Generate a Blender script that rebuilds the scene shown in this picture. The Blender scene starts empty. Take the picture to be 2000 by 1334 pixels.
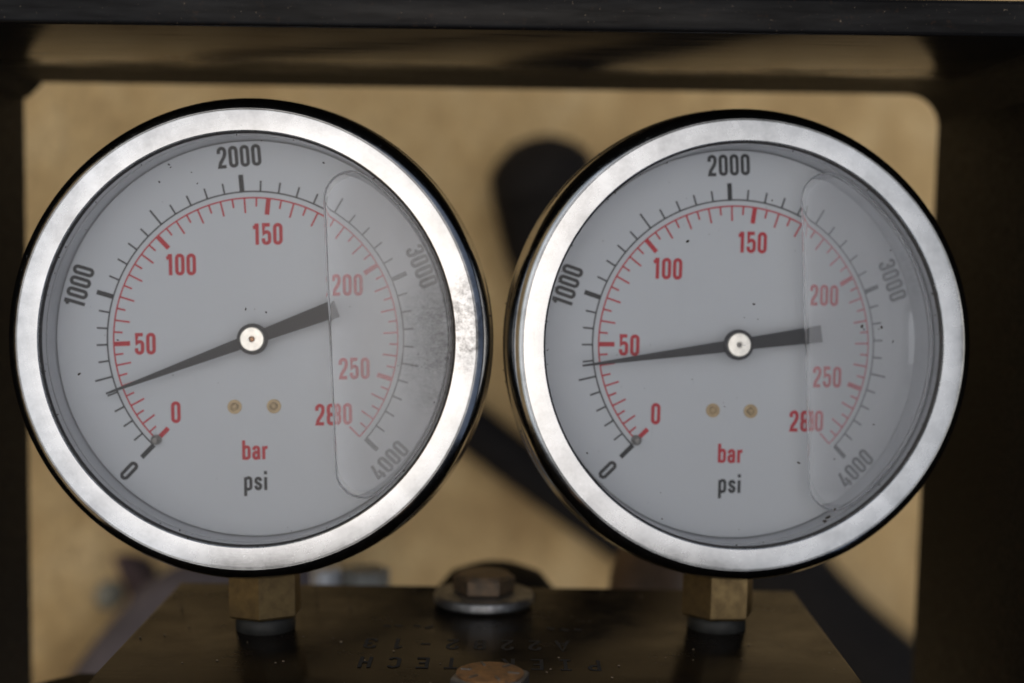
import bpy, bmesh, math, random
from mathutils import Vector, Matrix, Euler

random.seed(7)
scene = bpy.context.scene
COL = scene.collection
R = math.radians

# ------------------------------------------------------------------ frame of reference
# The machine is laid out square to itself: x to the right, y away from the photographer,
# z towards the guard's top plate. The machine stands on its side, so true "up"
# (shown by the air bubbles in the gauges) is UP in that frame.
UP = Vector((0.60, -0.80, 0.03)).normalized()
WX = (Vector((0, 0, 1)) - UP * UP.z).normalized()
WY = UP.cross(WX)
GROUND_OFF = -UP.dot(Vector((0, 0.80, 0)))
TO_WORLD = Matrix((( *WX, 0), (*WY, 0), (*UP, GROUND_OFF), (0, 0, 0, 1)))

# ------------------------------------------------------------------ camera
cam_data = bpy.data.cameras.new('camera')
cam = bpy.data.objects.new('camera', cam_data)
COL.objects.link(cam)
cam_data.sensor_width = 36.0
cam_data.lens = 50.4
cam_data.clip_start = 0.01
cam_data.clip_end = 500
cam_data.dof.use_dof = True
cam_data.dof.focus_distance = 0.323
cam_data.dof.aperture_fstop = 6.0
cam_data.dof.aperture_blades = 7
pitch, roll = R(4.5), R(0.8)
F = Vector((0, math.cos(pitch), -math.sin(pitch)))
U0 = Vector((0, math.sin(pitch), math.cos(pitch)))
X0 = Vector((1, 0, 0))
RT = X0 * math.cos(roll) + U0 * math.sin(roll)
UPV = U0 * math.cos(roll) - X0 * math.sin(roll)
cm = Matrix(((RT.x, UPV.x, -F.x, 0), (RT.y, UPV.y, -F.y, 0), (RT.z, UPV.z, -F.z, 0), (0, 0, 0, 1)))
cam.matrix_world = TO_WORLD @ cm
scene.camera = cam

# ------------------------------------------------------------------ sky, sun, exposure
sun_dir = (TO_WORLD.to_3x3() @ Vector((0.0, -0.97, 0.07))).normalized()
world = bpy.data.worlds.new('World')
scene.world = world
world.use_nodes = True
wn, wl = world.node_tree.nodes, world.node_tree.links
sky = wn.new('ShaderNodeTexSky')
sky.sky_type = 'NISHITA'
sky.sun_disc = False
sky.sun_elevation = math.asin(sun_dir.z)
sky.sun_rotation = math.atan2(sun_dir.x, sun_dir.y)
sky.air_density = 1.0
sky.dust_density = 2.5
sky.ozone_density = 1.0
hs = wn.new('ShaderNodeHueSaturation')
hs.inputs['Saturation'].default_value = 0.75      # thin overcast: most of the blue is washed out
wl.new(sky.outputs[0], hs.inputs['Color'])
wl.new(hs.outputs[0], wn['Background'].inputs['Color'])
wn['Background'].inputs['Strength'].default_value = 0.08

sun_data = bpy.data.lights.new('sun', 'SUN')
sun_data.energy = 1.0
sun_data.angle = R(90)
sun_data.color = (0.99, 1.0, 1.0)
sun = bpy.data.objects.new('sun', sun_data)
COL.objects.link(sun)
sun.rotation_euler = sun_dir.to_track_quat('Z', 'Y').to_euler()
sun.location = (0, 0, 5)

scene.view_settings.view_transform = 'Standard'
scene.view_settings.look = 'None'
scene.view_settings.gamma = 1
scene.view_settings.use_curve_mapping = False
scene.view_settings.exposure = 0.32
scene.render.engine = 'CYCLES'
scene.cycles.use_denoising = True
scene.cycles.use_adaptive_sampling = True
scene.cycles.adaptive_threshold = 0.025
scene.cycles.max_bounces = 16
scene.cycles.transmission_bounces = 14
scene.cycles.glossy_bounces = 6

# ------------------------------------------------------------------ helpers
def link(name, me, mat=None, parent=None, loc=(0, 0, 0)):
    o = bpy.data.objects.new(name, me)
    COL.objects.link(o)
    if mat is not None:
        me.materials.append(mat)
    o.location = loc
    if parent is not None:
        o.parent = parent
    return o

def from_bm(name, bm, mat, parent=None, loc=(0, 0, 0), smooth=None):
    bm.normal_update()
    me = bpy.data.meshes.new(name)
    bm.to_mesh(me)
    bm.free()
    if smooth is not None:
        me.polygons.foreach_set('use_smooth', [True] * len(me.polygons))
        me.set_sharp_from_angle(angle=R(smooth))
    return link(name, me, mat, parent, loc)

def tag(o, label, cat, group=None):
    o['label'] = label
    o['category'] = cat
    if group:
        o['group'] = group
    return o

def empty(name, loc=(0, 0, 0), rot=(0, 0, 0)):
    o = bpy.data.objects.new(name, None)
    o.empty_display_size = 0.02
    COL.objects.link(o)
    o.location = loc
    o.rotation_euler = rot
    return o

def lathe(bm, prof, n=128, axis='Y', closed=False, center=(0, 0, 0), cap=False):
    """prof: list of (radius, position along axis)"""
    rings = []
    c = Vector(center)
    for r, y in prof:
        ring = []
        for k in range(n):
            a = 2 * math.pi * k / n
            if axis == 'Y':
                p = Vector((r * math.cos(a), y, r * math.sin(a)))
            elif axis == 'Z':
                p = Vector((r * math.cos(a), r * math.sin(a), y))
            else:
                p = Vector((y, r * math.cos(a), r * math.sin(a)))
            ring.append(bm.verts.new(c + p))
        rings.append(ring)
    m = len(rings)
    for i in range(m if closed else m - 1):
        a, b = rings[i], rings[(i + 1) % m]
        for k in range(n):
            bm.faces.new((a[k], a[(k + 1) % n], b[(k + 1) % n], b[k]))
    if cap:
        bm.faces.new(rings[0][::-1])
        bm.faces.new(rings[-1])
    bmesh.ops.recalc_face_normals(bm, faces=bm.faces)
    return rings

def box(bm, lo, hi):
    v = [bm.verts.new((x, y, z)) for x in (lo[0], hi[0]) for y in (lo[1], hi[1]) for z in (lo[2], hi[2])]
    for f in ((0, 1, 3, 2), (4, 6, 7, 5), (0, 4, 5, 1), (2, 3, 7, 6), (0, 2, 6, 4), (1, 5, 7, 3)):
        bm.faces.new([v[i] for i in f])
    bmesh.ops.recalc_face_normals(bm, faces=bm.faces)

def bevel(bm, w, seg=3, angle=30):
    es = [e for e in bm.edges if len(e.link_faces) == 2 and e.calc_face_angle(0) > R(angle)]
    bmesh.ops.bevel(bm, geom=es, offset=w, segments=seg, profile=0.5, affect='EDGES')

def hexprism(bm, af, z0, z1, rot=0.0, chamfer=0.0006, center=(0, 0)):
    rad = af / 2 / math.cos(R(30))
    pts = []
    for zz, rr in ((z0, rad - chamfer), (z0 + chamfer, rad), (z1 - chamfer, rad), (z1, rad - chamfer)):
        pts.append([bm.verts.new((center[0] + rr * math.cos(rot + R(60 * k)), center[1] + rr * math.sin(rot + R(60 * k)), zz)) for k in range(6)])
    for a, b in zip(pts[:-1], pts[1:]):
        for k in range(6):
            bm.faces.new((a[k], a[(k + 1) % 6], b[(k + 1) % 6], b[k]))
    bm.faces.new(pts[0][::-1])
    bm.faces.new(pts[-1])
    bmesh.ops.recalc_face_normals(bm, faces=bm.faces)

def catmull(pts, per=12):
    P = [Vector(p) for p in pts]
    P = [P[0] * 2 - P[1]] + P + [P[-1] * 2 - P[-2]]
    out = []
    for i in range(1, len(P) - 2):
        for k in range(per):
            t = k / per
            a, b, c, d = P[i - 1], P[i], P[i + 1], P[i + 2]
            out.append(0.5 * ((2 * b) + (c - a) * t + (2 * a - 5 * b + 4 * c - d) * t * t + (3 * b - a - 3 * c + d) * t ** 3))
    out.append(P[-2])
    return out

def tube(bm, pts, rad, n=20, round_ends=True, ripple=0.0, per=12):
    c = catmull(pts, per)
    stations = [(p, rad) for p in c]
    if round_ends:
        t0 = (c[0] - c[1]).normalized()
        t1 = (c[-1] - c[-2]).normalized()
        pre = [(c[0] + t0 * rad * math.sin(R(a)) * 0.8, rad * math.cos(R(a))) for a in (88, 65, 40, 20)]
        post = [(c[-1] + t1 * rad * math.sin(R(a)) * 0.8, rad * math.cos(R(a))) for a in (20, 40, 65, 88)]
        stations = pre + stations + post
    rings = []
    ref = Vector((0.3, 0.2, 0.9)).normalized()
    for i, (p, r) in enumerate(stations):
        a = stations[max(i - 1, 0)][0]
        b = stations[min(i + 1, len(stations) - 1)][0]
        t = (b - a).normalized()
        s = t.cross(ref).normalized()
        q = s.cross(t)
        rr = r * (1 + ripple * (i % 2))
        rings.append([bm.verts.new(p + (s * math.cos(2 * math.pi * k / n) + q * math.sin(2 * math.pi * k / n)) * rr) for k in range(n)])
    for a, b in zip(rings[:-1], rings[1:]):
        for k in range(n):
            bm.faces.new((a[k], a[(k + 1) % n], b[(k + 1) % n], b[k]))
    bm.faces.new(rings[0][::-1])
    bm.faces.new(rings[-1])
    bmesh.ops.recalc_face_normals(bm, faces=bm.faces)

# ------------------------------------------------------------------ materials
class Mat:
    def __init__(self, name):
        self.m = bpy.data.materials.new(name)
        self.m.use_nodes = True
        self.nt = self.m.node_tree
        self.n, self.l = self.nt.nodes, self.nt.links
        self.b = self.n['Principled BSDF']
        self.out = self.n['Material Output']
        self.tc = self.n.new('ShaderNodeTexCoord')

    def set(self, **kw):
        for k, v in kw.items():
            self.b.inputs[k.replace('_', ' ')].default_value = v
        return self

    def noise(self, scale, detail=4, rough=0.55, stretch=None, coord='Object', loc=None):
        t = self.n.new('ShaderNodeTexNoise')
        t.inputs['Scale'].default_value = scale
        t.inputs['Detail'].default_value = detail
        t.inputs['Roughness'].default_value = rough
        mp = self.n.new('ShaderNodeMapping')
        if stretch:
            mp.inputs['Scale'].default_value = stretch
        if loc:
            mp.inputs['Location'].default_value = loc
        self.l.new(self.tc.outputs[coord], mp.inputs[0])
        self.l.new(mp.outputs[0], t.inputs['Vector'])
        return t.outputs['Fac']

    def ramp(self, src, stops):
        r = self.n.new('ShaderNodeValToRGB')
        els = r.color_ramp.elements
        while len(els) < len(stops):
            els.new(0.5)
        for e, (p, c) in zip(els, stops):
            e.position = p
            e.color = (c, c, c, 1) if isinstance(c, (int, float)) else (*c, 1)
        self.l.new(src, r.inputs[0])
        return r.outputs['Color']

    def math(self, op, a, b=0.0, clamp=False):
        q = self.n.new('ShaderNodeMath')
        q.operation = op
        q.use_clamp = clamp
        for i, v in enumerate((a, b)):
            if isinstance(v, (int, float)):
                q.inputs[i].default_value = v
            else:
                self.l.new(v, q.inputs[i])
        return q.outputs[0]

    def mix(self, fac, a, b):
        q = self.n.new('ShaderNodeMix')
        q.data_type = 'RGBA'
        for sock, v in ((q.inputs['Factor'], fac), (q.inputs[6], a), (q.inputs[7], b)):
            if isinstance(v, (int, float)):
                sock.default_value = v
            elif isinstance(v, tuple):
                sock.default_value = (*v, 1)
            else:
                self.l.new(v, sock)
        return q.outputs[2]

    def to(self, sock, src):
        self.l.new(src, self.b.inputs[sock])
        return self

    def bump(self, src, strength=0.3, dist=0.0002):
        q = self.n.new('ShaderNodeBump')
        q.inputs['Strength'].default_value = strength
        q.inputs['Distance'].default_value = dist
        self.l.new(src, q.inputs['Height'])
        self.l.new(q.outputs[0], self.b.inputs['Normal'])
        return self

    def xyz(self):
        s = self.n.new('ShaderNodeSeparateXYZ')
        self.l.new(self.tc.outputs['Object'], s.inputs[0])
        return s.outputs

def simple(name, col, rough=0.5, metal=0.0, var=0.0, scale=200):
    m = Mat(name).set(Roughness=rough, Metallic=metal)
    if var:
        nz = m.noise(scale)
        dark = tuple(c * (1 - var) for c in col)
        light = tuple(min(1, c * (1 + var)) for c in col)
        m.to('Base Color', m.ramp(nz, [(0.3, dark), (0.7, light)]))
    else:
        m.b.inputs['Base Color'].default_value = (*col, 1)
    return m.m

# black painted, oily, scuffed steel (guard)
def mat_painted_steel():
    m = Mat('black_painted_steel')
    big = m.noise(45, 7, 0.7, stretch=(0.35, 1, 1))
    fine = m.noise(900, 3, 0.6)
    streak = m.noise(260, 4, 0.65, stretch=(0.12, 1.0, 1.0))
    rust = m.ramp(m.noise(420, 6, 0.7), [(0.60, 0.0), (0.74, 1.0)])
    col = m.mix(rust, (0.0050, 0.0045, 0.0042), (0.022, 0.012, 0.007))
    chips = m.ramp(m.noise(1300, 3, 0.55), [(0.68, 0.0), (0.74, 1.0)])
    m.to('Base Color', m.mix(chips, col, (0.085, 0.065, 0.045)))
    # the rear part of every plate is caked with dried dirt: rougher than the glossy front
    xyz = m.xyz()
    edge = m.math('ADD', xyz[1], m.math('MULTIPLY', m.math('SUBTRACT', big, 0.5), 0.085))
    back = m.ramp(m.math('MULTIPLY', m.math('SUBTRACT', edge, 0.3775), 25.0, True), [(0.15, 0.0), (0.75, 1.0)])
    r0 = m.ramp(streak, [(0.35, 0.12), (0.75, 0.28)])
    m.to('Roughness', m.mix(back, r0, m.ramp(fine, [(0.3, 0.55), (0.7, 0.75)])))
    h = m.math('ADD', m.math('MULTIPLY', streak, 0.35), m.math('MULTIPLY', m.math('MULTIPLY', fine, back), 1.2))
    m.to('Specular IOR Level', m.mix(back, m.ramp(streak, [(0.3, 0.03), (0.7, 0.12)]), (0.13, 0.13, 0.13)))
    m.bump(h, 0.25, 0.00012)
    return m.m

def mat_side_steel():
    m = Mat('black_rusty_side_steel')
    fine = m.noise(700, 5, 0.7)
    rust = m.ramp(m.noise(300, 6, 0.75), [(0.55, 0.0), (0.72, 1.0)])
    chips = m.ramp(m.noise(1100, 3, 0.55), [(0.69, 0.0), (0.75, 1.0)])
    m.to('Base Color', m.mix(chips, m.mix(rust, (0.0022, 0.0019, 0.0017), (0.026, 0.012, 0.0065)), (0.07, 0.05, 0.035)))
    m.to('Roughness', m.ramp(fine, [(0.3, 0.5), (0.7, 0.75)]))
    m.b.inputs['Specular IOR Level'].default_value = 0.12
    m.bump(fine, 0.5, 0.00025)
    return m.m

# oily dark manifold block
def mat_block():
    m = Mat('oily_dark_block')
    fine = m.noise(650, 5, 0.65)
    blot = m.noise(60, 5, 0.6)
    specks = m.ramp(m.noise(1500, 2, 0.5), [(0.71, 0.0), (0.76, 1.0)])
    col = m.mix(m.ramp(blot, [(0.35, 0.0), (0.7, 1.0)]), (0.0050, 0.0038, 0.0029), (0.0095, 0.0068, 0.0046))
    m.to('Base Color', m.mix(specks, col, (0.10, 0.075, 0.05)))
    m.b.inputs['IOR'].default_value = 1.15
    m.to('Roughness', m.ramp(blot, [(0.3, 0.12), (0.7, 0.30)]))
    m.b.inputs['Specular IOR Level'].default_value = 0.42
    mach_marks = m.noise(500, 3, 0.6, stretch=(0.05, 1, 1))
    m.bump(m.math('ADD', fine, mach_marks), 0.22, 0.00012)
    return m.m

def mat_bezel(name, soot=None):
    m = Mat(name)
    xyz = m.xyz()
    r2 = m.math('SQRT', m.math('ADD', m.math('MULTIPLY', xyz[0], xyz[0]), m.math('MULTIPLY', xyz[2], xyz[2])))
    outer = m.ramp(m.math('MULTIPLY', m.math('SUBTRACT', r2, 0.0522), 400.0, True), [(0.3, 0.0), (0.75, 1.0)])
    brush = m.noise(900, 4, 0.6)
    blot = m.noise(120, 5, 0.65)
    dirt = m.ramp(m.noise(800, 5, 0.75), [(0.665, 0.0), (0.72, 1.0)])
    patch = m.ramp(m.noise(70, 3, 0.5), [(0.45, 0.0), (0.65, 1.0)])
    dirt = m.math('MULTIPLY', dirt, patch)
    if soot:
        ex = m.math('DIVIDE', m.math('SUBTRACT', xyz[0], soot[0]), soot[2])
        ez = m.math('DIVIDE', m.math('SUBTRACT', xyz[2], soot[1]), soot[3])
        near = m.math('SUBTRACT', 1.0, m.math('SQRT', m.math('ADD', m.math('MULTIPLY', ex, ex), m.math('MULTIPLY', ez, ez))), True)
        gr = m.ramp(m.noise(420, 8, 0.75), [(0.38, 0.0), (0.64, 1.0)])
        smudge = m.math('MULTIPLY', m.math('MULTIPLY', near, 2.2, True), gr, True)
        dirt = m.math('MAXIMUM', dirt, 0.0)
    m.to('Base Color', m.mix(m.math('MULTIPLY', dirt, 0.85), m.ramp(m.math('ADD', m.math('MULTIPLY', blot, 0.6), m.math('MULTIPLY', m.noise(28, 3, 0.5), 0.4)), [(0.34, (0.31, 0.31, 0.305)), (0.62, (0.52, 0.52, 0.515))]), (0.05, 0.047, 0.044)) if not soot else m.mix(m.math('MAXIMUM', m.math('MULTIPLY', smudge, 0.8), m.math('MULTIPLY', dirt, 0.85)), m.ramp(m.math('ADD', m.math('MULTIPLY', blot, 0.6), m.math('MULTIPLY', m.noise(28, 3, 0.5), 0.4)), [(0.34, (0.31, 0.31, 0.305)), (0.62, (0.52, 0.52, 0.515))]), (0.05, 0.047, 0.044)))
    m.to('Metallic', m.math('SUBTRACT', 1.0, m.math('MULTIPLY', dirt, 0.8)))
    rr = m.mix(outer, m.ramp(blot, [(0.3, 0.20), (0.7, 0.32)]), m.ramp(brush, [(0.3, 0.10), (0.7, 0.20)]))
    m.to('Roughness', rr)
    # circular lathe scratches
    w = m.n.new('ShaderNodeTexNoise')
    w.inputs['Scale'].default_value = 1.0
    w.inputs['Detail'].default_value = 3
    cx = m.n.new('ShaderNodeCombineXYZ')
    m.l.new(m.math('MULTIPLY', r2, 7000.0), cx.inputs[0])
    m.l.new(m.math('MULTIPLY', m.math('ARCTAN2', xyz[2], xyz[0]), 2.0), cx.inputs[1])
    m.l.new(cx.outputs[0], w.inputs['Vector'])
    m.bump(m.math('ADD', w.outputs['Fac'], m.math('MULTIPLY', brush, 0.7)), 0.22, 0.00004)
    return m.m

def mat_window(name, smear=None, film=0.008):
    """glass and glycerine (nearly equal index), with a dusty film; smear = (x, z, rx, rz) of a sooty wipe mark"""
    m = Mat(name)
    m.set(Roughness=0.0, IOR=1.47)
    m.b.inputs['Specular Tint'].default_value = (0.5, 0.5, 0.5, 1)
    m.b.inputs['Transmission Weight'].default_value = 1.0
    m.b.inputs['Base Color'].default_value = (1, 1, 1, 1)
    d = m.n.new('ShaderNodeBsdfDiffuse')
    blot = m.noise(45, 5, 0.6)
    dust = m.math('MULTIPLY', m.ramp(blot, [(0.3, 0.4), (0.75, 1.6)]), film)
    scr = m.ramp(m.noise(700, 3, 0.5, stretch=(1, 1, 0.10)), [(0.70, 0.0), (0.78, 0.06)])
    fac = m.math('ADD', dust, scr)
    d.inputs['Color'].default_value = (0.62, 0.63, 0.66, 1)
    if smear:
        xyz = m.xyz()
        ex = m.math('DIVIDE', m.math('SUBTRACT', xyz[0], smear[0]), smear[2])
        ez = m.math('DIVIDE', m.math('SUBTRACT', xyz[2], smear[1]), smear[3])
        e = m.math('SQRT', m.math('ADD', m.math('MULTIPLY', ex, ex), m.math('MULTIPLY', ez, ez)))
        near = m.math('SUBTRACT', 1.0, e, True)
        grain = m.ramp(m.noise(1000, 9, 0.85, stretch=(0.7, 1, 1)), [(0.40, 0.0), (0.64, 1.0)])
        wipe = m.ramp(m.noise(120, 4, 0.6, stretch=(0.5, 1, 1)), [(0.3, 0.3), (0.7, 1.0)])
        s = m.math('MULTIPLY', m.math('MULTIPLY', m.math('POWER', near, 0.8), grain), m.math('MULTIPLY', wipe, 0.95), True)
        col = m.mix(m.math('MINIMUM', m.math('MULTIPLY', s, 40.0), 1.0), (0.62, 0.63, 0.66), (0.020, 0.018, 0.017))
        m.l.new(col, d.inputs['Color'])
        fac = m.math('MAXIMUM', fac, s)
    mx = m.n.new('ShaderNodeMixShader')
    m.l.new(fac, mx.inputs[0])
    m.l.new(m.b.outputs[0], mx.inputs[1])
    m.l.new(d.outputs[0], mx.inputs[2])
    m.l.new(mx.outputs[0], m.out.inputs['Surface'])
    return m.m

def mat_bubble():
    m = Mat('oily_film_with_haze')
    m.set(Roughness=0.0, IOR=1.47)
    m.b.inputs['Specular Tint'].default_value = (0.5, 0.5, 0.5, 1)
    m.b.inputs['Transmission Weight'].default_value = 1.0
    m.b.inputs['Base Color'].default_value = (1, 1, 1, 1)
    d = m.n.new('ShaderNodeBsdfDiffuse')
    d.inputs['Color'].default_value = (0.80, 0.81, 0.84, 1)
    nz = m.noise(90, 4, 0.6, stretch=(1, 1, 0.3))
    front = m.math('LESS_THAN', m.xyz()[1], 0.00455)
    fac = m.math('MULTIPLY', m.ramp(nz, [(0.3, 0.14), (0.75, 0.23)]), front)  # oil film plus a painted white haze that lifts the bubble's brightness
    mx = m.n.new('ShaderNodeMixShader')
    m.l.new(fac, mx.inputs[0])
    m.l.new(m.b.outputs[0], mx.inputs[1])
    m.l.new(d.outputs[0], mx.inputs[2])
    m.l.new(mx.outputs[0], m.out.inputs['Surface'])
    return m.m

def mat_brass():
    m = Mat('dull_brass')
    nz = m.noise(350, 5, 0.65)
    m.set(Metallic=0.85)
    m.to('Base Color', m.ramp(nz, [(0.3, (0.12, 0.082, 0.038)), (0.7, (0.22, 0.152, 0.065))]))
    m.to('Roughness', m.ramp(nz, [(0.3, 0.55), (0.7, 0.38)]))
    m.bump(nz, 0.25, 0.0002)
    return m.m

def mat_rusty_bolt(name, c0, c1):
    m = Mat(name)
    nz = m.noise(380, 5, 0.65)
    sp = m.ramp(m.noise(1200, 3, 0.6), [(0.55, 0.0), (0.75, 1.0)])
    r = m.ramp(nz, [(0.38, 0.0), (0.60, 1.0)])
    m.to('Base Color', m.mix(sp, m.mix(r, c0, c1), (0.045, 0.037, 0.03)))
    m.set(Metallic=0.55, Roughness=0.5)
    m.bump(nz, 0.4, 0.0003)
    return m.m

def mat_zinc():
    m = Mat('worn_zinc_steel')
    nz = m.noise(300, 5, 0.65)
    m.set(Metallic=0.95)
    m.to('Base Color', m.ramp(nz, [(0.3, (0.09, 0.089, 0.086)), (0.7, (0.24, 0.24, 0.24))]))
    m.to('Roughness', m.ramp(nz, [(0.3, 0.55), (0.7, 0.40)]))
    m.bump(nz, 0.3, 0.0002)
    return m.m

def mat_sand():
    m = Mat('sandy_ground')
    a = m.noise(4.5, 6, 0.6)
    b = m.noise(24, 5, 0.65)
    c = m.noise(240, 4, 0.7)
    s = m.math('ADD', m.math('MULTIPLY', a, 0.35), m.math('MULTIPLY', b, 0.65))
    col = m.ramp(s, [(0.36, (0.39, 0.245, 0.100)), (0.50, (0.56, 0.372, 0.160)), (0.62, (0.65, 0.455, 0.22))])
    m.to('Base Color', m.mix(m.ramp(c, [(0.35, 0.35), (0.65, 0.0)]), col, (0.16, 0.10, 0.05)))
    m.set(Roughness=0.95)
    m.b.inputs['Specular IOR Level'].default_value = 0.2
    m.bump(m.math('ADD', c, m.math('MULTIPLY', b, 3.0)), 0.6, 0.004)
    return m.m

M_GUARD = mat_painted_steel()
M_SIDE = mat_side_steel()
M_BLOCK = mat_block()
M_BEZEL_L = mat_bezel('stainless_bezel_with_soot', (.0505, .003, .006, .014))
M_BEZEL_R = mat_bezel('stainless_bezel')
M_BRASS = mat_brass()
M_BOLT = mat_rusty_bolt('dull_brown_bolt', (0.070, 0.052, 0.036), (0.125, 0.084, 0.050))
M_BOLT_RUST = mat_rusty_bolt('orange_rusted_bolt', (0.17, 0.088, 0.036), (0.30, 0.150, 0.055))
M_ZINC = mat_zinc()
M_SAND = mat_sand()
M_ADAPT = simple('tarnished_adapter_steel', (0.016, 0.016, 0.014), 0.65, 0.3, 0.4, 300)
M_BUBBLE = mat_bubble()
M_WIN_L = mat_window('dusty_glass_with_smear', smear=(0.0490, -0.002, 0.016, 0.023))
M_WIN_R = mat_window('dusty_glass')
M_DIAL = simple('white_dial_enamel', (0.560, 0.580, 0.597), 0.55)
M_BLACK = simple('black_print', (0.005, 0.006, 0.007), 0.8)
M_RED = simple('red_print', (0.50, 0.010, 0.022), 0.8)
M_NEEDLE = simple('matt_black_needle', (0.010, 0.010, 0.012), 0.7, 0, 0.2, 600)
M_RING = simple('grey_spacer_ring', (0.55, 0.565, 0.59), 0.5)
M_SEAL = simple('dark_rubber_seal', (0.022, 0.020, 0.019), 0.6, 0, 0.4, 700)
M_HUB = simple('nickel_hub', (0.70, 0.67, 0.60), 0.38, 0.8, 0.15, 900)
M_COPPER = simple('copper_pin', (0.62, 0.30, 0.14), 0.35, 0.7)
M_SCREW = simple('yellow_screw_brass', (0.40, 0.285, 0.14), 0.45, 0.25, 0.2, 900)
M_PIN = simple('grey_stop_pin', (0.22, 0.21, 0.19), 0.5, 0.4)
M_CASE = simple('dark_stainless_case', (0.16, 0.155, 0.15), 0.35, 0.9, 0.2, 150)
M_RUBBER = simple('black_rubber', (0.0080, 0.0062, 0.0048), 0.8, 0, 0.3, 120)
M_RUBBER.node_tree.nodes['Principled BSDF'].inputs['Specular IOR Level'].default_value = 0.12
M_STAMP = simple('dark_stamped_recess', (0.0025, 0.0022, 0.002), 0.85)
M_DIRT = simple('dark_grit', (0.030, 0.022, 0.015), 0.9, 0, 0.5, 900)
M_MAROON = simple('maroon_rubber', (0.040, 0.020, 0.018), 0.8, 0, 0.3, 90)
M_PURPLE = simple('purple_grey_hose_cover', (0.062, 0.049, 0.050), 0.85, 0, 0.3, 60)
M_PALE = simple('pale_plastic_plug', (0.12, 0.11, 0.08), 0.8, 0, 0.15, 80)
M_RUST = simple('rusty_brown_iron', (0.11, 0.065, 0.035), 0.7, 0, 0.5, 70)

# ------------------------------------------------------------------ setting: the sandy ground
def ground():
    bm = bmesh.new()
    N = 90
    def coord(i):
        t = (i / N) * 2 - 1
        return math.copysign(abs(t) ** 3.2, t) * 60 + t * 0.9
    cx, cy = -0.05, -0.5
    rnd = random.Random(3)
    grid = []
    for j in range(N + 1):
        row = []
        for i in range(N + 1):
            x, y = coord(i), coord(j)
            near = max(0.0, 1 - (x * x + y * y) / 4.0)
            z = (rnd.random() - 0.5) * 0.008 * near
            row.append(bm.verts.new((cx + x, cy + y, z)))
        grid.append(row)
    for j in range(N):
        for i in range(N):
            bm.faces.new((grid[j][i], grid[j][i + 1], grid[j + 1][i + 1], grid[j + 1][i]))
    o = from_bm('ground', bm, M_SAND, smooth=180)
    o['kind'] = 'structure'
    return o
ground()

MACHINE = []          # top-level things laid out in the machine's own frame; moved to the world at the end
def mach(o):
    MACHINE.append(o)
    return o

# ------------------------------------------------------------------ gauge guard: welded plates round the gauges
def prism_y(bm, poly, y0, y1):
    a = [bm.verts.new((x, y0, z)) for x, z in poly]
    b = [bm.verts.new((x, y1, z)) for x, z in poly]
    n = len(poly)
    for k in range(n):
        bm.faces.new((a[k], a[(k + 1) % n], b[(k + 1) % n], b[k]))
    bm.faces.new(a[::-1])
    bm.faces.new(b)
    bmesh.ops.recalc_face_normals(bm, faces=bm.faces)

YF, YB = 0.3155, 0.4490
XL, XR, ZT = -0.1521, 0.1311, 0.0430
guard = mach(empty('gauge_guard', (0, 0, -0.30)))
tag(guard, 'black painted steel plate guard framing both gauges at top and sides', 'guard')
GO = (0, 0, 0.30)
def part_guard(name, bm, mat):
    return from_bm(name, bm, mat, guard, GO, smooth=35)

bm = bmesh.new()
box(bm, (-0.185, YF, ZT), (0.172, YB, ZT + 0.0079))
bevel(bm, 0.0011, 3)
part_guard('top_plate', bm, M_GUARD)
bm = bmesh.new()
prism_y(bm, [(XL, ZT - 0.0003), (XL - 0.008, ZT - 0.0003), (XL - 0.0075, -0.30), (XL + 0.0004, -0.30)], YF, YB)
bevel(bm, 0.0008, 2)
part_guard('side_plate', bm, M_SIDE)
bm = bmesh.new()
prism_y(bm, [(XR, ZT - 0.0003), (XR + 0.008, ZT - 0.0003), (XR + 0.004, -0.30), (XR - 0.0035, -0.30)], YF, YB)
bevel(bm, 0.0008, 2)
part_guard('side_plate', bm, M_SIDE)
# weld fillets in the two upper corners
bm = bmesh.new()
prism_y(bm, [(XL - 0.001, ZT + 0.0002), (XL - 0.001, ZT - 0.0052), (XL + 0.0012, ZT - 0.0046), (XL + 0.0052, ZT - 0.0008), (XL + 0.0056, ZT + 0.0002)], YF + 0.01, YB - 0.0004)
part_guard('weld_bead', bm, M_SIDE)
rr = 0.0098
arc = [(XR - rr + rr * math.cos(R(a)), ZT - rr + rr * math.sin(R(a))) for a in range(0, 91, 9)]
bm = bmesh.new()
prism_y(bm, [(XR + 0.001, ZT + 0.0002), (XR + 0.001, ZT - rr)] + arc + [(XR - rr, ZT + 0.0002)], YF + 0.01, YB - 0.0004)
part_guard('weld_bead', bm, M_SIDE)

# ------------------------------------------------------------------ glyph strokes
def arcp(cx, cy, rx, ry, a0, a1, n=8):
    return [(cx + rx * math.cos(R(a0 + (a1 - a0) * k / n)), cy + ry * math.sin(R(a0 + (a1 - a0) * k / n))) for k in range(n + 1)]

def loop(x0, x1, y0, y1, r):
    return (arcp(x1 - r, y1 - r, r, r, 0, 90, 6) + arcp(x0 + r, y1 - r, r, r, 90, 180, 6)
            + arcp(x0 + r, y0 + r, r, r, 180, 270, 6) + arcp(x1 - r, y0 + r, r, r, 270, 360, 6))

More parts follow.
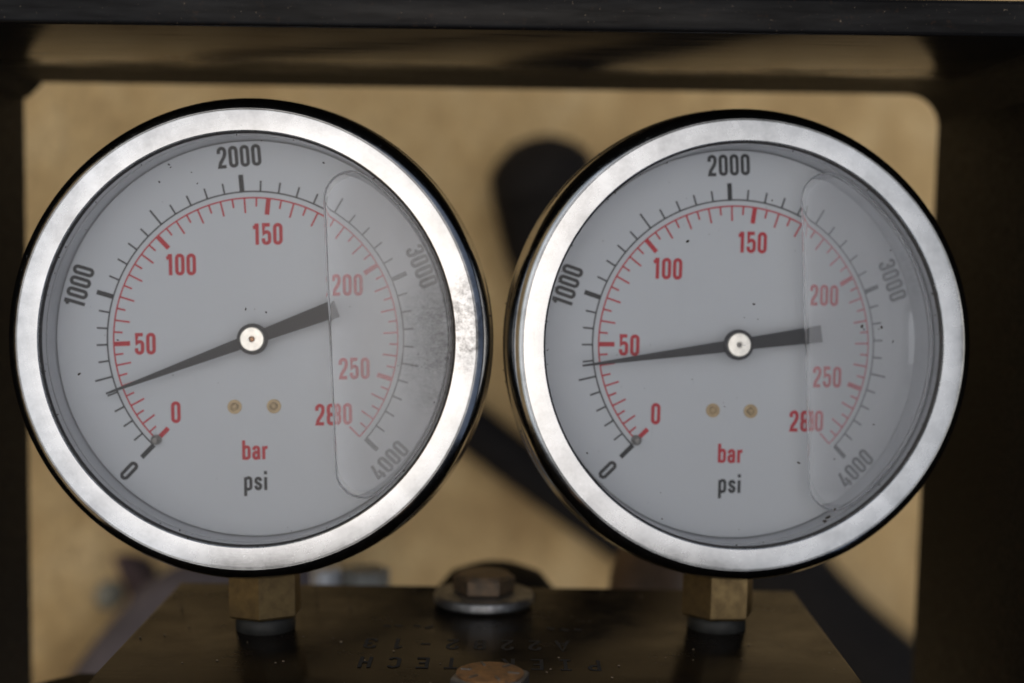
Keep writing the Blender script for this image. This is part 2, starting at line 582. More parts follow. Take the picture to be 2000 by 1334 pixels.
# every glyph: (width, [(points, closed)...]) in units of the capital height
GL = {
    '0': (.43, [(loop(.072, .358, .07, .93, .14), True)]),
    '1': (.36, [([(.245, 0), (.245, 1)], False), ([(.05, .80), (.13, .82), (.19, .875), (.20, .985)], False)]),
    '2': (.43, [([(.072, .68), (.072, .79)] + arcp(.215, .79, .143, .14, 180, 0, 12) + [(.358, .66), (.30, .50), (.13, .24), (.085, .07), (.40, .07)], False)]),
    '3': (.43, [([(.072, .70), (.072, .79)] + arcp(.215, .79, .143, .14, 180, 0, 10) + [(.358, .65)] + arcp(.24, .65, .118, .125, 0, -90, 6) + [(.17, .525)], False),
                ([(.17, .515), (.24, .515)] + arcp(.24, .39, .118, .125, 90, 0, 6) + [(.358, .21)] + arcp(.215, .21, .143, .14, 0, -180, 10) + [(.072, .31)], False)]),
    '4': (.45, [([(.27, 1.0), (.06, .30), (.06, .245), (.45, .245)], False), ([(.325, 0), (.325, .56)], False)]),
    '5': (.43, [([(.38, .93), (.09, .93), (.078, .52), (.12, .57)] + arcp(.225, .47, .133, .13, 115, 0, 8) + [(.358, .21)] + arcp(.215, .21, .143, .14, 0, -180, 10) + [(.072, .30)], False)]),
    '8': (.43, [(loop(.078, .352, .50, .93, .125), True), (loop(.072, .358, .07, .505, .135), True)]),
    'b': (.42, [([(.072, 0), (.072, 1)], False), ([(.072, .56), (.12, .62)] + arcp(.225, .54, .125, .12, 90, 0, 6) + [(.35, .20)] + arcp(.225, .18, .125, .12, 0, -90, 6) + [(.12, .065), (.072, .11)], False)]),
    'a': (.42, [([(.08, .48), (.09, .54)] + arcp(.205, .53, .125, .115, 165, 0, 8) + [(.33, .0)], False),
                ([(.33, .37), (.20, .36)] + arcp(.19, .27, .115, .10, 90, 180, 5) + [(.075, .17)] + arcp(.185, .165, .11, .11, 180, 270, 5) + [(.25, .07), (.33, .16)], False)]),
    'r': (.29, [([(.072, 0), (.072, .68)], False), ([(.072, .50), (.12, .59), (.20, .62), (.28, .61)], False)]),
    'p': (.42, [([(.072, -.30), (.072, .68)], False), ([(.072, .56), (.12, .62)] + arcp(.225, .54, .125, .12, 90, 0, 6) + [(.35, .20)] + arcp(.225, .18, .125, .12, 0, -90, 6) + [(.12, .065), (.072, .11)], False)]),
    's': (.38, [([(.32, .48)] + arcp(.195, .50, .12, .12, 10, 180, 8) + [(.08, .45), (.13, .385), (.26, .315), (.315, .25)] + arcp(.195, .19, .12, .12, 20, -180, 9) + [(.07, .24)], False)]),
    'i': (.16, [([(.08, 0), (.08, .68)], False), ([(.08, .82), (.08, 1.0)], False)]),
    ' ': (.42, []),
    '-': (.42, [([(.06, .5), (.36, .5)], False)]),
    'P': (.42, [([(.07, 0), (.07, 1)], False), ([(.07, .94), (.22, .94)] + arcp(.22, .74, .14, .20, 90, -90, 8) + [(.07, .54)], False)]),
    'R': (.42, [([(.07, 0), (.07, 1)], False), ([(.07, .94), (.22, .94)] + arcp(.22, .74, .14, .20, 90, -90, 8) + [(.07, .54)], False), ([(.2, .54), (.38, 0)], False)]),
    'I': (.42, [([(.21, 0), (.21, 1)], False), ([(.04, .95), (.38, .95)], False), ([(.04, .05), (.38, .05)], False)]),
    'E': (.42, [([(.07, 0), (.07, 1)], False), ([(.07, .94), (.40, .94)], False), ([(.07, .5), (.32, .5)], False), ([(.07, .06), (.40, .06)], False)]),
    'T': (.42, [([(.21, 0), (.21, 1)], False), ([(.0, .94), (.42, .94)], False)]),
    'C': (.42, [(arcp(.21, .72, .15, .22, 20, 180, 10) + arcp(.21, .28, .15, .22, 180, 340, 10), False)]),
    'H': (.42, [([(.07, 0), (.07, 1)], False), ([(.35, 0), (.35, 1)], False), ([(.07, .5), (.35, .5)], False)]),
    'A': (.42, [([(.02, 0), (.21, 1), (.40, 0)], False), ([(.09, .3), (.33, .3)], False)]),
}

def ribbon(pts, t, closed):
    """left and right offset curves of a polyline"""
    P = [Vector((x, y)) for x, y in pts]
    # drop duplicates
    Q = [P[0]]
    for p in P[1:]:
        if (p - Q[-1]).length > 1e-6:
            Q.append(p)
    if closed and (Q[0] - Q[-1]).length < 1e-6:
        Q.pop()
    n = len(Q)
    L, Rr = [], []
    for i in range(n):
        if closed:
            a, b = Q[i] - Q[i - 1], Q[(i + 1) % n] - Q[i]
        else:
            a = Q[i] - Q[max(i - 1, 0)] if i else Q[1] - Q[0]
            b = Q[min(i + 1, n - 1)] - Q[i] if i < n - 1 else Q[-1] - Q[-2]
        a, b = a.normalized(), b.normalized()
        na, nb = Vector((-a.y, a.x)), Vector((-b.y, b.x))
        m = (na + nb)
        m = m.normalized() if m.length > 1e-6 else na
        k = min(1.6, 1 / max(0.35, m.dot(na)))
        L.append(Q[i] + m * (t / 2 * k))
        Rr.append(Q[i] - m * (t / 2 * k))
    return L, Rr

def draw(bm, pts, t, closed, put, layer):
    L, Rr = ribbon(pts, t, closed)
    vl = [bm.verts.new(put(p.x, p.y, layer)) for p in L]
    vr = [bm.verts.new(put(p.x, p.y, layer)) for p in Rr]
    n = len(vl)
    for i in range(n if closed else n - 1):
        j = (i + 1) % n
        bm.faces.new((vl[i], vl[j], vr[j], vr[i]))

def text(bm, s, h, put, pitch=None, gap=.105, t=.165):
    """centred text; put(x, y, layer) -> 3D"""
    ws = [GL[c][0] for c in s]
    if pitch:
        total = pitch * (len(s) - 1)
        xs = [i * pitch - total / 2 - .21 for i in range(len(s))]
    else:
        total = sum(ws) + gap * (len(s) - 1)
        xs, x = [], -total / 2
        for w in ws:
            xs.append(x)
            x += w + gap
    lay = 0
    for c, x in zip(s, xs):
        for pts, closed in GL[c][1]:
            draw(bm, [((x + px) * h, (py - .5) * h) for px, py in pts], t * h, closed, put, lay)
            lay += 1

# ------------------------------------------------------------------ pressure gauge
PSI_K = [(0, -135.5), (1000, -72.6), (2000, -3.9), (3000, 67.0), (4000, 134.2)]
BAR_K = [(0, -135.0), (50, -91.3), (100, -42.6), (150, 6.6), (200, 59.0), (250, 107.8), (280, 135.4)]
def interp(K, v):
    for (a, x), (b, y) in zip(K[:-1], K[1:]):
        if v <= b:
            return x + (y - x) * (v - a) / (b - a)
    return K[-1][1]

DIAL_Y, NEEDLE_Y = 0.0155, 0.0108
RB, RR = 0.0352, 0.0337            # radii of the black and red scale arcs
PR = 0.00006                        # print stands this far off the dial

def polar(r, deg):
    return r * math.sin(R(deg)), r * math.cos(R(deg))

def d_outline(x0, rad, rc, lean):
    """closed outline of the part of a disc right of a chord, with rounded corners"""
    zc = math.sqrt(max(1e-9, (rad - rc) ** 2 - (x0 + rc) ** 2))
    th = math.atan2(zc, x0 + rc)
    P = []
    for k in range(16):
        P.append((x0, -zc + 2 * zc * k / 15))
    for k in range(1, 11):
        a = math.pi + (th - math.pi) * k / 10
        P.append((x0 + rc + rc * math.cos(a), zc + rc * math.sin(a)))
    for k in range(1, 48):
        a = th - 2 * th * k / 48
        P.append((rad * math.cos(a), rad * math.sin(a)))
    for k in range(0, 10):
        a = -th + (-math.pi + th) * k / 10
        P.append((x0 + rc + rc * math.cos(a), -zc + rc * math.sin(a)))
    c, s = math.cos(lean), math.sin(lean)
    return [(x * c - z * s, x * s + z * c) for x, z in P]

def speck(bm, x, y, z, r, rnd):
    r *= .72
    n = 7
    top = bm.verts.new((x + (rnd.random() - .5) * r * .4, y - r * .45, z + (rnd.random() - .5) * r * .4))
    el, ang = 1 + rnd.random() * 1.2, rnd.random() * math.pi
    ring = []
    for k in range(n):
        a = 2 * math.pi * k / n
        q = r * (0.6 + 0.6 * rnd.random())
        u, v = q * math.cos(a) * el, q * math.sin(a)
        ring.append(bm.verts.new((x + u * math.cos(ang) - v * math.sin(ang), y, z + u * math.sin(ang) + v * math.cos(ang))))
    for k in range(n):
        bm.faces.new((ring[k], ring[(k + 1) % n], top))

def make_gauge(center, rot, dial_roll, needle_deg, win_mat, bubble_x, bubble_lean, nut_rot, seed, specks, hub_pin):
    rnd = random.Random(seed)
    H, YO = 0.0731, -0.0190
    e = Euler(rot)
    base = Vector(center) - e.to_matrix() @ Vector((0, YO, H))
    root = mach(empty('pressure_gauge', base, rot))
    OFF = (0, YO, H)
    def part(name, bm, mat, smooth=None):
        return from_bm(name, bm, mat, root, OFF, smooth)
    def sub(name, bm, mat, par, smooth=None):
        return from_bm(name, bm, mat, par, (0, 0, 0), smooth)

    # case and bezel
    bm = bmesh.new()
    lathe(bm, [(.0498, .0124), (.0498, .034), (.0488, .0375), (.046, .039), (.010, .0392)], 96)
    part('case', bm, M_CASE, 40)
    bm = bmesh.new()
    lathe(bm, [(.0483, .0024), (.0483, .00035), (.04836, .00010), (.0485, 0.0), (.0487, 0.0), (.0528, .00018), (.05315, .00022),
               (.05332, .00046), (.05345, .00052), (.05360, .00040), (.0541, .00062), (.0548, .0011), (.0555, .0019), (.0560, .0029), (.0564, .0042),
               (.0566, .0058), (.0567, .0080), (.0568, .0088), (.0570, .0094), (.0571, .0102), (.0570, .0112), (.0566, .0119), (.0556, .0124), (.0505, .0124), (.0500, .0100), (.0500, .0024)], 192, closed=True)
    bez = part('bezel', bm, M_BEZEL_L if hub_pin else M_BEZEL_R, 28)
    # crumbs of dried grit caught along the rolled edge and the lip
    bm = bmesh.new()
    for k in range(95):
        a = rnd.random() * 2 * math.pi
        r_, y_ = rnd.choice([(.0567, .0066), (.0571, .0106), (.0571, .0104), (.0483, .0008)])
        q = (0.00006 + 0.00016 * rnd.random() ** 2)
        c = Vector((r_ * math.cos(a), y_ + (rnd.random() - .5) * .001, r_ * math.sin(a)))
        bmesh.ops.create_icosphere(bm, subdivisions=1, radius=q, matrix=Matrix.Translation(c) @ Matrix.Diagonal((1 + rnd.random(), 1, 1 + rnd.random() * .6, 1)))
    g = sub('grit', bm, M_DIRT, bez)
    g['kind'] = 'stuff'

    # rings inside the window
    bm = bmesh.new()
    lathe(bm, [(.04825, .00115), (.0479, .00145), (.0479, .0021), (.0486, .0021), (.0486, .00115)], 160, closed=True)
    part('window_seal', bm, M_SEAL, 40)
    bm = bmesh.new()
    lathe(bm, [(.0480, .0022), (.0480, .0068), (.0488, .0068), (.0488, .0022)], 128, closed=True)
    sp = part('spacer_ring', bm, M_RING, 40)
    bm = bmesh.new()
    lathe(bm, [(.0482, .00685), (.0482, .0082), (.0488, .0082), (.0488, .00685)], 128, closed=True)
    sub('seal_groove', bm, M_SEAL, sp, 40)
    bm = bmesh.new()
    lathe(bm, [(.0479, .0083), (.0474, .0185), (.0489, .0185), (.0489, .0083)], 128, closed=True)
    sub('inner_wall', bm, M_RING, sp, 40)

    # dial with its print
    bm = bmesh.new()
    lathe(bm, [(.0002, DIAL_Y), (.0472, DIAL_Y), (.0472, DIAL_Y + .0007), (.0002, DIAL_Y + .0007)], 128, closed=True)
    dial = part('dial', bm, M_DIAL, 40)
    cr, sr = math.cos(R(dial_roll)), math.sin(R(dial_roll))
    def onto(cx, cz, ang=0.0, lift=0.0):
        ca, sa = math.cos(R(ang)), math.sin(R(ang))
        def put(x, y, layer):
            X, Z = cx + x * ca + y * sa, cz - x * sa + y * ca      # ang turns clockwise
            X, Z = X * cr + Z * sr, -X * sr + Z * cr
            return (X, DIAL_Y - PR - lift - layer * 0.000004, Z)
        return put
    def tick(bm, deg, r0, r1, w, lay):
        put = onto(0, 0, deg)
        draw(bm, [(0, r0), (0, r1)], w, False, put, lay)

    bm = bmesh.new()
    pts = [polar(RB, interp(PSI_K, 4000 * k / 160)) for k in range(161)]
    draw(bm, pts, .00036, False, onto(0, 0), 0)
    for v in range(0, 4001, 100):
        d = interp(PSI_K, v)
        if v % 1000 == 0:
            tick(bm, d, RB - .0001, RB + .0041, .00115, 1)
        elif v % 500 == 0:
            tick(bm, d, RB, RB + .0043, .00044, 1)
        else:
            tick(bm, d, RB, RB + .0026, .00042, 1)
    sub('psi_scale', bm, M_BLACK, dial)
    bm = bmesh.new()
    pts = [polar(RR, interp(BAR_K, 280 * k / 160)) for k in range(161)]
    draw(bm, pts, .00036, False, onto(0, 0), 0)
    for v in range(0, 281, 5):
        d = interp(BAR_K, v)
        if v % 50 == 0:
            tick(bm, d, RR + .0001, RR - .0039, .00112, 1)
        elif v % 10 == 0:
            tick(bm, d, RR, RR - .0036, .00042, 1)
        else:
            tick(bm, d, RR, RR - .0021, .00042, 1)
    sub('bar_scale', bm, M_RED, dial)

    for s, d, turn in (('0', -135.5, 180), ('1000', -72.6, 0), ('2000', -3.9, 0), ('3000', 67.0, 0), ('4000', 134.2, 180)):
        bm = bmesh.new()
        x, z = polar(.0437, d)
        text(bm, s, .0051, onto(x, z, d + turn))
        sub('numeral', bm, M_BLACK, dial)
    for s, x, z in (('0', -.0192, -.0173), ('50', -.0262, -.0008), ('100', -.0174, .0180), ('150', .0034, .0250),
                    ('200', .0212, .0126), ('250', .0226, -.0075), ('280', .0180, -.0184)):
        bm = bmesh.new()
        text(bm, s, .0051, onto(x, z))
        sub('numeral', bm, M_RED, dial)
    bm = bmesh.new()
    text(bm, 'bar', .0046, onto(-.0004, -.0266), gap=.10)
    sub('unit_name', bm, M_RED, dial)
    bm = bmesh.new()
    text(bm, 'psi', .0046, onto(-.0004, -.0340), gap=.12)
    sub('unit_name', bm, M_BLACK, dial)
    def dome(bm, x, z, r, h, y):
        lathe(bm, [(r, y), (r, y - h * .45), (r * .8, y - h * .8), (r * .45, y - h), (.00005, y - h * 1.02)], 24, center=(x, 0, z))
    for x in (-.0051, .0043):
        bm = bmesh.new()
        px_, py_, pz_ = onto(x, -.0162)(0, 0, 0)
        lathe(bm, [(.0017, DIAL_Y - .00001), (.0017, DIAL_Y - .0004), (.0012, DIAL_Y - .0004), (.00115, DIAL_Y - .0001), (.0009, DIAL_Y - .0001), (.00085, DIAL_Y - .0008), (.0004, DIAL_Y - .0011), (.00005, DIAL_Y - .0011)], 24, center=(px_, 0, pz_))
        sub('dial_screw', bm, M_SCREW, dial, 40)
    bm = bmesh.new()
    px_, py_, pz_ = onto(-.0239, -.0238)(0, 0, 0)
    dome(bm, px_, pz_, .0012, .0035, DIAL_Y)
    sub('stop_pin', bm, M_PIN, dial, 40)

    # needle, hub
    c_, s_ = math.cos(R(needle_deg)), math.sin(R(needle_deg))
    def npt(x, y, yy):
        return (x * c_ + y * s_, yy, -x * s_ + y * c_)
    tip = .0371 if hub_pin else .0384
    out = [(-.00022, tip), (.00022, tip), (.00135, .0050), (.0015, -.004), (.0021, -.0206), (-.0021, -.0206), (-.0015, -.004), (-.00135, .0050)]
    bm = bmesh.new()
    a = [bm.verts.new(npt(x, y, NEEDLE_Y)) for x, y in out]
    b = [bm.verts.new(npt(x, y, NEEDLE_Y + .0004)) for x, y in out]
    for k in range(8):
        bm.faces.new((a[k], a[(k + 1) % 8], b[(k + 1) % 8], b[k]))
    bm.faces.new(a)
    bm.faces.new(b[::-1])
    bmesh.ops.recalc_face_normals(bm, faces=bm.faces)
    needle = part('needle', bm, M_NEEDLE)
    bm = bmesh.new()
    lathe(bm, [(.0037, NEEDLE_Y + .0006), (.0037, NEEDLE_Y - .0004), (.0034, NEEDLE_Y - .0006), (.0005, NEEDLE_Y - .0006)], 48)
    sub('hub_ring', bm, M_NEEDLE, needle, 40)
    bm = bmesh.new()
    lathe(bm, [(.0015, DIAL_Y), (.0015, NEEDLE_Y + .0007), (.0029, NEEDLE_Y + .0005), (.0029, NEEDLE_Y - .0011), (.0027, NEEDLE_Y - .0013), (.0008, NEEDLE_Y - .00135), (.0007, NEEDLE_Y - .0008), (.0002, NEEDLE_Y - .0008)], 48)
    sub('hub', bm, M_HUB, needle, 40)
    bm = bmesh.new()
    lathe(bm, [(.00062, NEEDLE_Y - .0007), (.00060, NEEDLE_Y - (.0016 if hub_pin else .0010)), (.0003, NEEDLE_Y - (.0018 if hub_pin else .0011)), (.00002, NEEDLE_Y - (.0018 if hub_pin else .0011))], 24)
    sub('hub_pin', bm, M_COPPER if hub_pin else M_PIN, needle, 40)

    # window: glass and glycerine as one clear body, with the air bubble hollowed out of it
    bm = bmesh.new()
    lathe(bm, [(.0001, .0016), (.0487, .0016), (.0487, .0178), (.0001, .0178)], 160, closed=True)
    win = part('glass', bm, win_mat, 40)
    bm = bmesh.new()
    prof = []
    y0, slope = .0044, (.0452 - bubble_x) / .0086
    for k in range(0, 7):                       # meniscus rolling off the glass
        a = R(90 * k / 6)
        prof.append((y0 + .0014 * (1 - math.cos(a)), bubble_x + .0015 * (1 - math.sin(a)), .0473 - .0013 * (1 - math.sin(a))))
    for k in range(1, 14):
        dy = (.0168 - (y0 + .0014)) * k / 13
        prof.append((y0 + .0014 + dy, min(.0452, bubble_x + slope * dy) + .00002 * k, .0473))
    rings = []
    for y, x0, rad in prof:
        rc = min(max(.0018, .0066 - max(0, y - .006) * .8), (rad - x0) * .40)
        rings.append([bm.verts.new((x, y, z)) for x, z in d_outline(x0, rad, rc, R(bubble_lean))])
    n = len(rings[0])
    for a, b in zip(rings[:-1], rings[1:]):
        for k in range(n):
            bm.faces.new((a[k], a[(k + 1) % n], b[(k + 1) % n], b[k]))
    bm.faces.new(rings[0][::-1])
    bm.faces.new(rings[-1])
    bmesh.ops.recalc_face_normals(bm, faces=bm.faces)
    bmesh.ops.reverse_faces(bm, faces=bm.faces)       # a hollow: faces look into the air
    sub('air_bubble', bm, M_BUBBLE, win, 50)

    # dust and grit specks on the glass
    bm = bmesh.new()
    for x, z, r in specks:
        speck(bm, x, .00158, z, r, rnd)
    for k in range(150):
        a, q = rnd.random() * 2 * math.pi, .0475 * math.sqrt(rnd.random())
        speck(bm, q * math.cos(a), .00158, q * math.sin(a), .00004 + .00011 * rnd.random() ** 3, rnd)
    for k in range(60):
        a = rnd.random() * 2 * math.pi
        q = .0477 - .0006 * rnd.random() ** 2
        speck(bm, q * math.cos(a), .00158, q * math.sin(a), .00006 + .00022 * rnd.random() ** 2, rnd)
    g = sub('dust_specks', bm, M_DIRT, win)
    g['kind'] = 'stuff'

    # connection: brass hexagon on a steel adapter
    bm = bmesh.new()
    lathe(bm, [(.0065, H - .0500), (.0065, .0150)], 32, 'Z')
    hexprism(bm, .0160, .0052, .0165, nut_rot)
    from_bm('brass_connection', bm, M_BRASS, root, (0, 0, 0), 30)
    bm = bmesh.new()
    lathe(bm, [(.0045, .0051), (.0066, .0051), (.0072, .0044), (.0073, .0022), (.0068, .0012), (.0064, .0001), (.003, .0001)], 40, 'Z')
    from_bm('steel_adapter', bm, M_ADAPT, root, (0, 0, 0), 40)
    return root

def L_(u, v):           # a mark seen on the left glass -> position on the glass
    return ((u - 481) * .0001186, (657 - v) * .0001186)
def R_(u, v):
    return ((u - 1452) * .0001215, (667 - v) * .0001215)

left = make_gauge((-.0615, .331, -.0265), (R(-3.3), R(-1.6), R(0.3)), 0.0, -109.6, M_WIN_L, .0186, 1.5, R(30), 11,
    [(*L_(314, 346), .0003), (*L_(333, 312), .00032), (*L_(336, 318), .00025), (*L_(388, 350), .00022), (*L_(377, 328), .0002), (*L_(518, 604), .00032),
     (*L_(478, 597), .00028), (*L_(149, 720), .00036), (*L_(226, 654), .00026), (*L_(636, 313), .00034), (*L_(845, 785), .00022), (*L_(815, 690), .0002)], True)
tag(left, 'left liquid filled pressure gauge with sooty smear on glass, needle pointing low', 'pressure gauge', 'pair of pressure gauges')
right = make_gauge((.0556, .338, -.0268), (R(-3.3), R(1.5), R(5.8)), -0.4, -99.3, M_WIN_R, .0154, 3.8, R(6), 23,
    [(*R_(1686, 622), .0006), (*R_(1690, 628), .0004), (*R_(1726, 623), .0004), (*R_(1720, 626), .0002), (*R_(1717, 815), .00035), (*R_(1495, 382), .0003),
     (*R_(1330, 468), .0004), (*R_(1299, 1010), .00034), (*R_(1147, 885), .00028), (*R_(1568, 894), .00034), (*R_(1466, 586), .0004), (*R_(1475, 615), .0002),
     (*R_(1738, 470), .0003), (*R_(1750, 650), .0003), (*R_(1632, 1000), .0006), (*R_(1645, 985), .0004), (*R_(1625, 1008), .0005), (*R_(1640, 885), .0003)], False)
tag(right, 'right liquid filled pressure gauge with clean glass, needle near fifty bar', 'pressure gauge', 'pair of pressure gauges')

# ------------------------------------------------------------------ manifold block and base plate
ZB = -.0987
block = mach(empty('manifold_block', (0, .33, ZB - .0235)))
tag(block, 'oily dark steel manifold block with stamped lettering beneath the gauges', 'manifold block')
BO = (0, -.33, .0235)            # put machine-frame heights (relative to the block top) into the empty's frame
bm = bmesh.new()
box(bm, (-.0908, .235, -.0235), (.0787, .3900, 0))
bevel(bm, .0008, 2)
body = from_bm('block_body', bm, M_BLOCK, block, BO, 35)
def stamped(name, s, h, cx, cy, pitch):
    bm = bmesh.new()
    # lettering faces the far side of the machine, so it is upside down from here
    text(bm, s, h, lambda x, y, lay: (cx - x * .92, cy - y, .00005 + lay * .000004), pitch=pitch, t=.115)
    return from_bm(name, bm, M_STAMP, body)
stamped('stamped_text', 'PIER TECH', .0080, -.0063, .3190, .0065 / .0080 / .92)
stamped('stamped_text', 'A2282-13', .0082, -.0098, .3340, .0065 / .0082 / .92)
bm = bmesh.new()
rnd = random.Random(5)
for x0 in (-.0300, -.0272, -.0225, -.0195, .0105, .0140, .0172):     # a worn third row, no longer legible
    a = rnd.uniform(-.5, .5)
    c = (x0, .3485 + rnd.uniform(-.001, .001))
    draw(bm, [(c[0] - .0009, c[1] + a * .0018), (c[0] + .0009, c[1] - a * .0018)], .0012, False, lambda x, y, l: (x, y, .00005 + l * .000004), 0)
o = from_bm('worn_marks', bm, M_STAMP, body)
o['kind'] = 'stuff'
# loose sand and grit lying on the block
bm = bmesh.new()
for k in range(150):
    x, y = rnd.uniform(-.088, .076), rnd.uniform(.29, .388)
    q = .00007 + .00022 * rnd.random() ** 3
    bmesh.ops.create_icosphere(bm, subdivisions=1, radius=q, matrix=Matrix.Translation((x, y, q * .5)) @ Matrix.Diagonal((1.3, 1, .8, 1)))
M_GRAIN = simple('sand_grains', (0.12, 0.085, 0.05), 0.9, 0, 0.6, 900)
g = from_bm('grit', bm, M_GRAIN, body)
g['kind'] = 'stuff'

bm = bmesh.new()
poly = [(-.150, .235), (.118, .235), (.118, .372), (.110, .3825), (-.1165, .3825), (-.1225, .3765), (-.150, .345)]
a = [bm.verts.new((x, y - .33, 0)) for x, y in poly]
b = [bm.verts.new((x, y - .33, -.010)) for x, y in poly]
for k in range(len(poly)):
    j = (k + 1) % len(poly)
    bm.faces.new((a[k], a[j], b[j], b[k]))
bm.faces.new(a)
bm.faces.new(b[::-1])
bmesh.ops.recalc_face_normals(bm, faces=bm.faces)
bevel(bm, .0006, 2)
plate = mach(from_bm('base_plate', bm, M_SIDE, None, (0, .33, ZB - .0236), 35))
tag(plate, 'black steel base plate with clipped corner under the manifold block', 'base plate')

# ------------------------------------------------------------------ bolts on the block
def bolt(name, loc, af, head_h, washer_r, washer_t, rot, mat, marks):
    root = mach(empty(name, loc))
    z = 0.0001
    if washer_r:
        bm = bmesh.new()
        r = washer_r
        lathe(bm, [(af * .36, z), (r - .0006, z), (r, z + .0006), (r, z + washer_t - .0008), (r - .0003, z + washer_t - .0003), (r - .001, z + washer_t), (af * .36, z + washer_t)], 64, 'Z', closed=True)
        from_bm('washer', bm, M_ZINC, root, smooth=40)
        z += washer_t + .0001
    bm = bmesh.new()
    hexprism(bm, af, z, z + head_h - .0006, rot, .0005)
    hd = from_bm('hexagon_head', bm, M_ZINC if marks else mat, root, smooth=25)
    bm = bmesh.new()
    rt = af * .475
    lathe(bm, [(rt, z + head_h - .0007), (rt, z + head_h - .0002), (rt - .0004, z + head_h), (.0001, z + head_h + .0001)], 48, 'Z')
    from_bm('head_top', bm, mat, root, smooth=40)
    if marks:
        bm = bmesh.new()
        for k in range(6):
            aa = rot + R(30 + 60 * k)
            c, s = math.cos(aa), math.sin(aa)
            P = [(rt * .55 * c - .00025 * s, rt * .55 * s + .00025 * c), (rt * .88 * c - .00025 * s, rt * .88 * s + .00025 * c),
                 (rt * .88 * c + .00025 * s, rt * .88 * s - .00025 * c), (rt * .55 * c + .00025 * s, rt * .55 * s - .00025 * c)]
            zz = z + head_h
            lo = [bm.verts.new((x, y, zz - .0002)) for x, y in P]
            hi = [bm.verts.new((x, y, zz + .00022)) for x, y in P]
            for i in range(4):
                bm.faces.new((lo[i], lo[(i + 1) % 4], hi[(i + 1) % 4], hi[i]))
            bm.faces.new(hi)
        bmesh.ops.recalc_face_normals(bm, faces=bm.faces)
        from_bm('grade_marks', bm, M_ZINC, root)
    return root
o = bolt('hexagon_bolt', (-.0065, .3725, ZB), .0142, .0050, .0132, .0030, R(0), M_BOLT, False)
tag(o, 'rusty hexagon bolt with thick steel washer between the two gauges', 'bolt', 'bolts in the block')
o = bolt('hexagon_bolt', (-.0037, .2985, ZB), .0152, .0047, 0, 0, R(18), M_BOLT_RUST, True)
tag(o, 'rust brown bolt head with radial grade marks at the bottom edge', 'bolt', 'bolts in the block')

# ------------------------------------------------------------------ fittings behind the block
# steel hose fitting behind the left gauge
root = mach(empty('hose_fitting', (-.0545, .452, -.1215)))
tag(root, 'grey steel hose fitting behind the left brass connection', 'fitting')
bm = bmesh.new()
lathe(bm, [(.0002, .0125), (.0042, .0125), (.0048, .0118), (.0048, -.02), (.0002, -.02)], 32, 'Z', center=(-.004, 0, 0))
from_bm('threaded_end', bm, simple('bright_zinc', (.55, .55, .55), .45, .3, .15, 150), root, smooth=40)
bm = bmesh.new()
hexprism(bm, .013, -.02, .0115, R(10), center=(.0085, .004))
from_bm('hexagon_nut', bm, simple('grey_steel', (.22, .215, .19), .6, .1, .2, 120), root, smooth=30)
# black coupling cap behind the rear bolt
root = mach(empty('coupling_cap', (-.0040, .440, -.142)))
tag(root, 'black domed coupling cap behind the washered bolt', 'cap')
bm = bmesh.new()
lathe(bm, [(.0002, .0375), (.008, .0370), (.0145, .0345), (.0185, .0295), (.0205, .022), (.0205, 0), (.0002, 0)], 40, 'Z')
from_bm('cap_dome', bm, M_RUBBER, root, smooth=50)
bm = bmesh.new()
lathe(bm, [(.0205, .010), (.0225, .0105), (.0225, .0150), (.0205, .0155)], 40, 'Z')
from_bm('cap_rim', bm, M_RUBBER, root, smooth=40)
# rusty elbow left of the right gauge's connection
root = mach(empty('pipe_elbow', (.046, .462, -.150)))
tag(root, 'rusty brown pipe elbow behind the right gauge connection', 'pipe elbow')
bm = bmesh.new()
tube(bm, [(0, 0, -.01), (0, 0, .02), (-.0005, .002, .034), (.006, .012, .043), (.022, .022, .044)], .0125, 24, False)
from_bm('elbow_body', bm, M_RUST, root, smooth=50)
bm = bmesh.new()
lathe(bm, [(.0125, .018), (.0150, .0185), (.0150, .0255), (.0125, .026)], 32, 'Z')
from_bm('elbow_collar', bm, M_RUST, root, smooth=40)

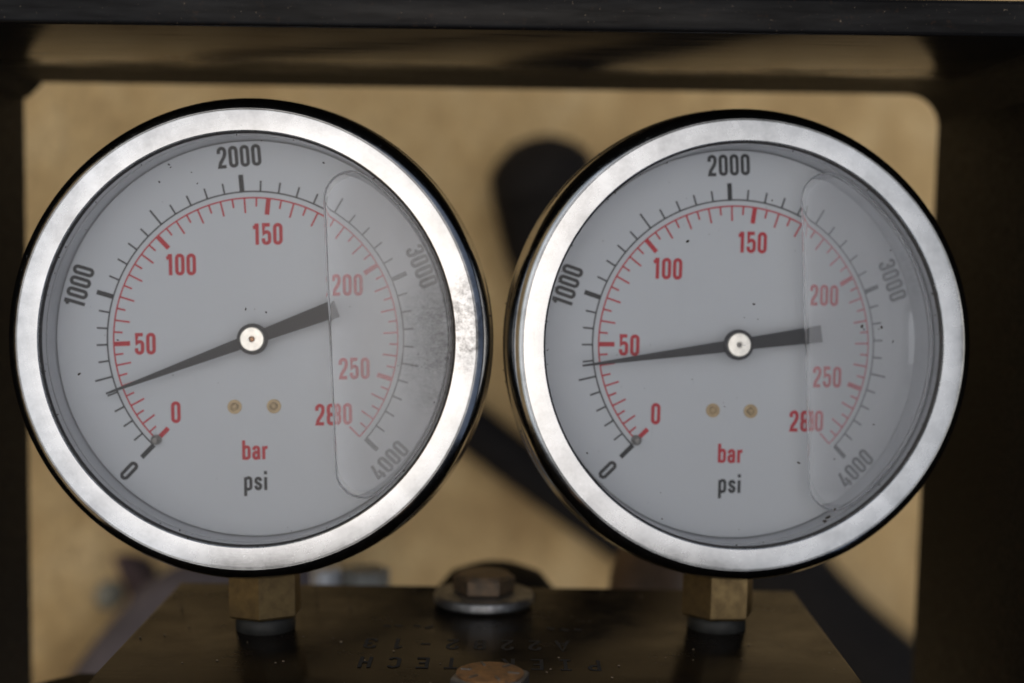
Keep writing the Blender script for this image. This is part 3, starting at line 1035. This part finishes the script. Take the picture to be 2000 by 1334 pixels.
# hoses lying on the sand behind; points are on the ground plane, raised by the hose radius
def hose(name, pts, rad, mat, label, lift=1.0, **kw):
    P = [Vector(p) + UP * rad * lift for p in pts]
    base = P[0].copy()
    bm = bmesh.new()
    tube(bm, [p - base for p in P], rad, **kw)
    o = mach(from_bm(name, bm, mat, None, base, 60))
    return tag(o, label, 'hose')
hose('suction_hose', [(-.0020, .7990, .026), (.0130, .8100, -.021), (.0600, .8420, -.085), (.1120, .8780, -.165), (.1830, .9290, -.246), (.2434, .9723, -.300), (.40, 1.09, -.43)],
     .0285, M_RUBBER, 'thick black hose with rounded end on the sand behind right gauge', per=30, ripple=.03)
hose('hydraulic_hose', [(-.152, .686, .010), (-.1257, .7050, -.0200), (-.0226, .7789, -.1125), (.0592, .8376, -.1816), (.16, .91, -.26)],
     .0128, M_RUBBER, 'thinner black hose crossing the sand diagonally behind the left gauge', per=24, ripple=.02)
hose('return_hose', [(-.085, .66, -.185), (-.112, .640, -.172), (-.1390, .625, -.1760), (-.1600, .615, -.1980), (-.178, .61, -.226), (-.20, .60, -.265)],
     .0260, M_PURPLE, 'purple grey hose passing below the left gauge beside the block', lift=0, per=20)
# maroon hose with a pale plug, lower left
root = mach(empty('plugged_hose', (-.190, .690, -.176)))
tag(root, 'maroon rubber hose end with pale round plug, below the left gauge', 'hose')
bm = bmesh.new()
tube(bm, [(.006, -.030, .006), (.008, -.010, .012), (.016, .012, .024), (.040, .028, .034)], .0165, 24, False)
from_bm('hose_body', bm, M_MAROON, root, smooth=50)
bm = bmesh.new()
lathe(bm, [(.0002, -.0415), (.0042, -.0410), (.0066, -.0390), (.0068, -.030), (.0002, -.030)], 28, 'Y', center=(.004, 0, .004))
from_bm('plug', bm, M_PALE, root, smooth=50)

# a tuft of dried dirt hanging from the left bezel
bm = bmesh.new()
rnd = random.Random(9)
for k in range(9):
    c = Vector((k * .00035, rnd.uniform(-.0002, .0002), -k * .00012 + rnd.uniform(-.0002, .0002)))
    bmesh.ops.create_icosphere(bm, subdivisions=2, radius=.0004 + .0004 * rnd.random(), matrix=Matrix.Translation(c))
for v in bm.verts:
    v.co += Vector((rnd.uniform(-1, 1), rnd.uniform(-1, 1), rnd.uniform(-1, 1))) * .00012
o = mach(from_bm('dirt_clump', bm, M_DIRT, None, (-.0366, .3440, -.0754)))
tag(o, 'tiny dark clump of dried dirt clinging to the left bezel rim', 'dirt')

# ------------------------------------------------------------------ stand the machine in the world
for o in MACHINE:
    o.matrix_world = TO_WORLD @ (Matrix.LocRotScale(o.location, o.rotation_euler, None))
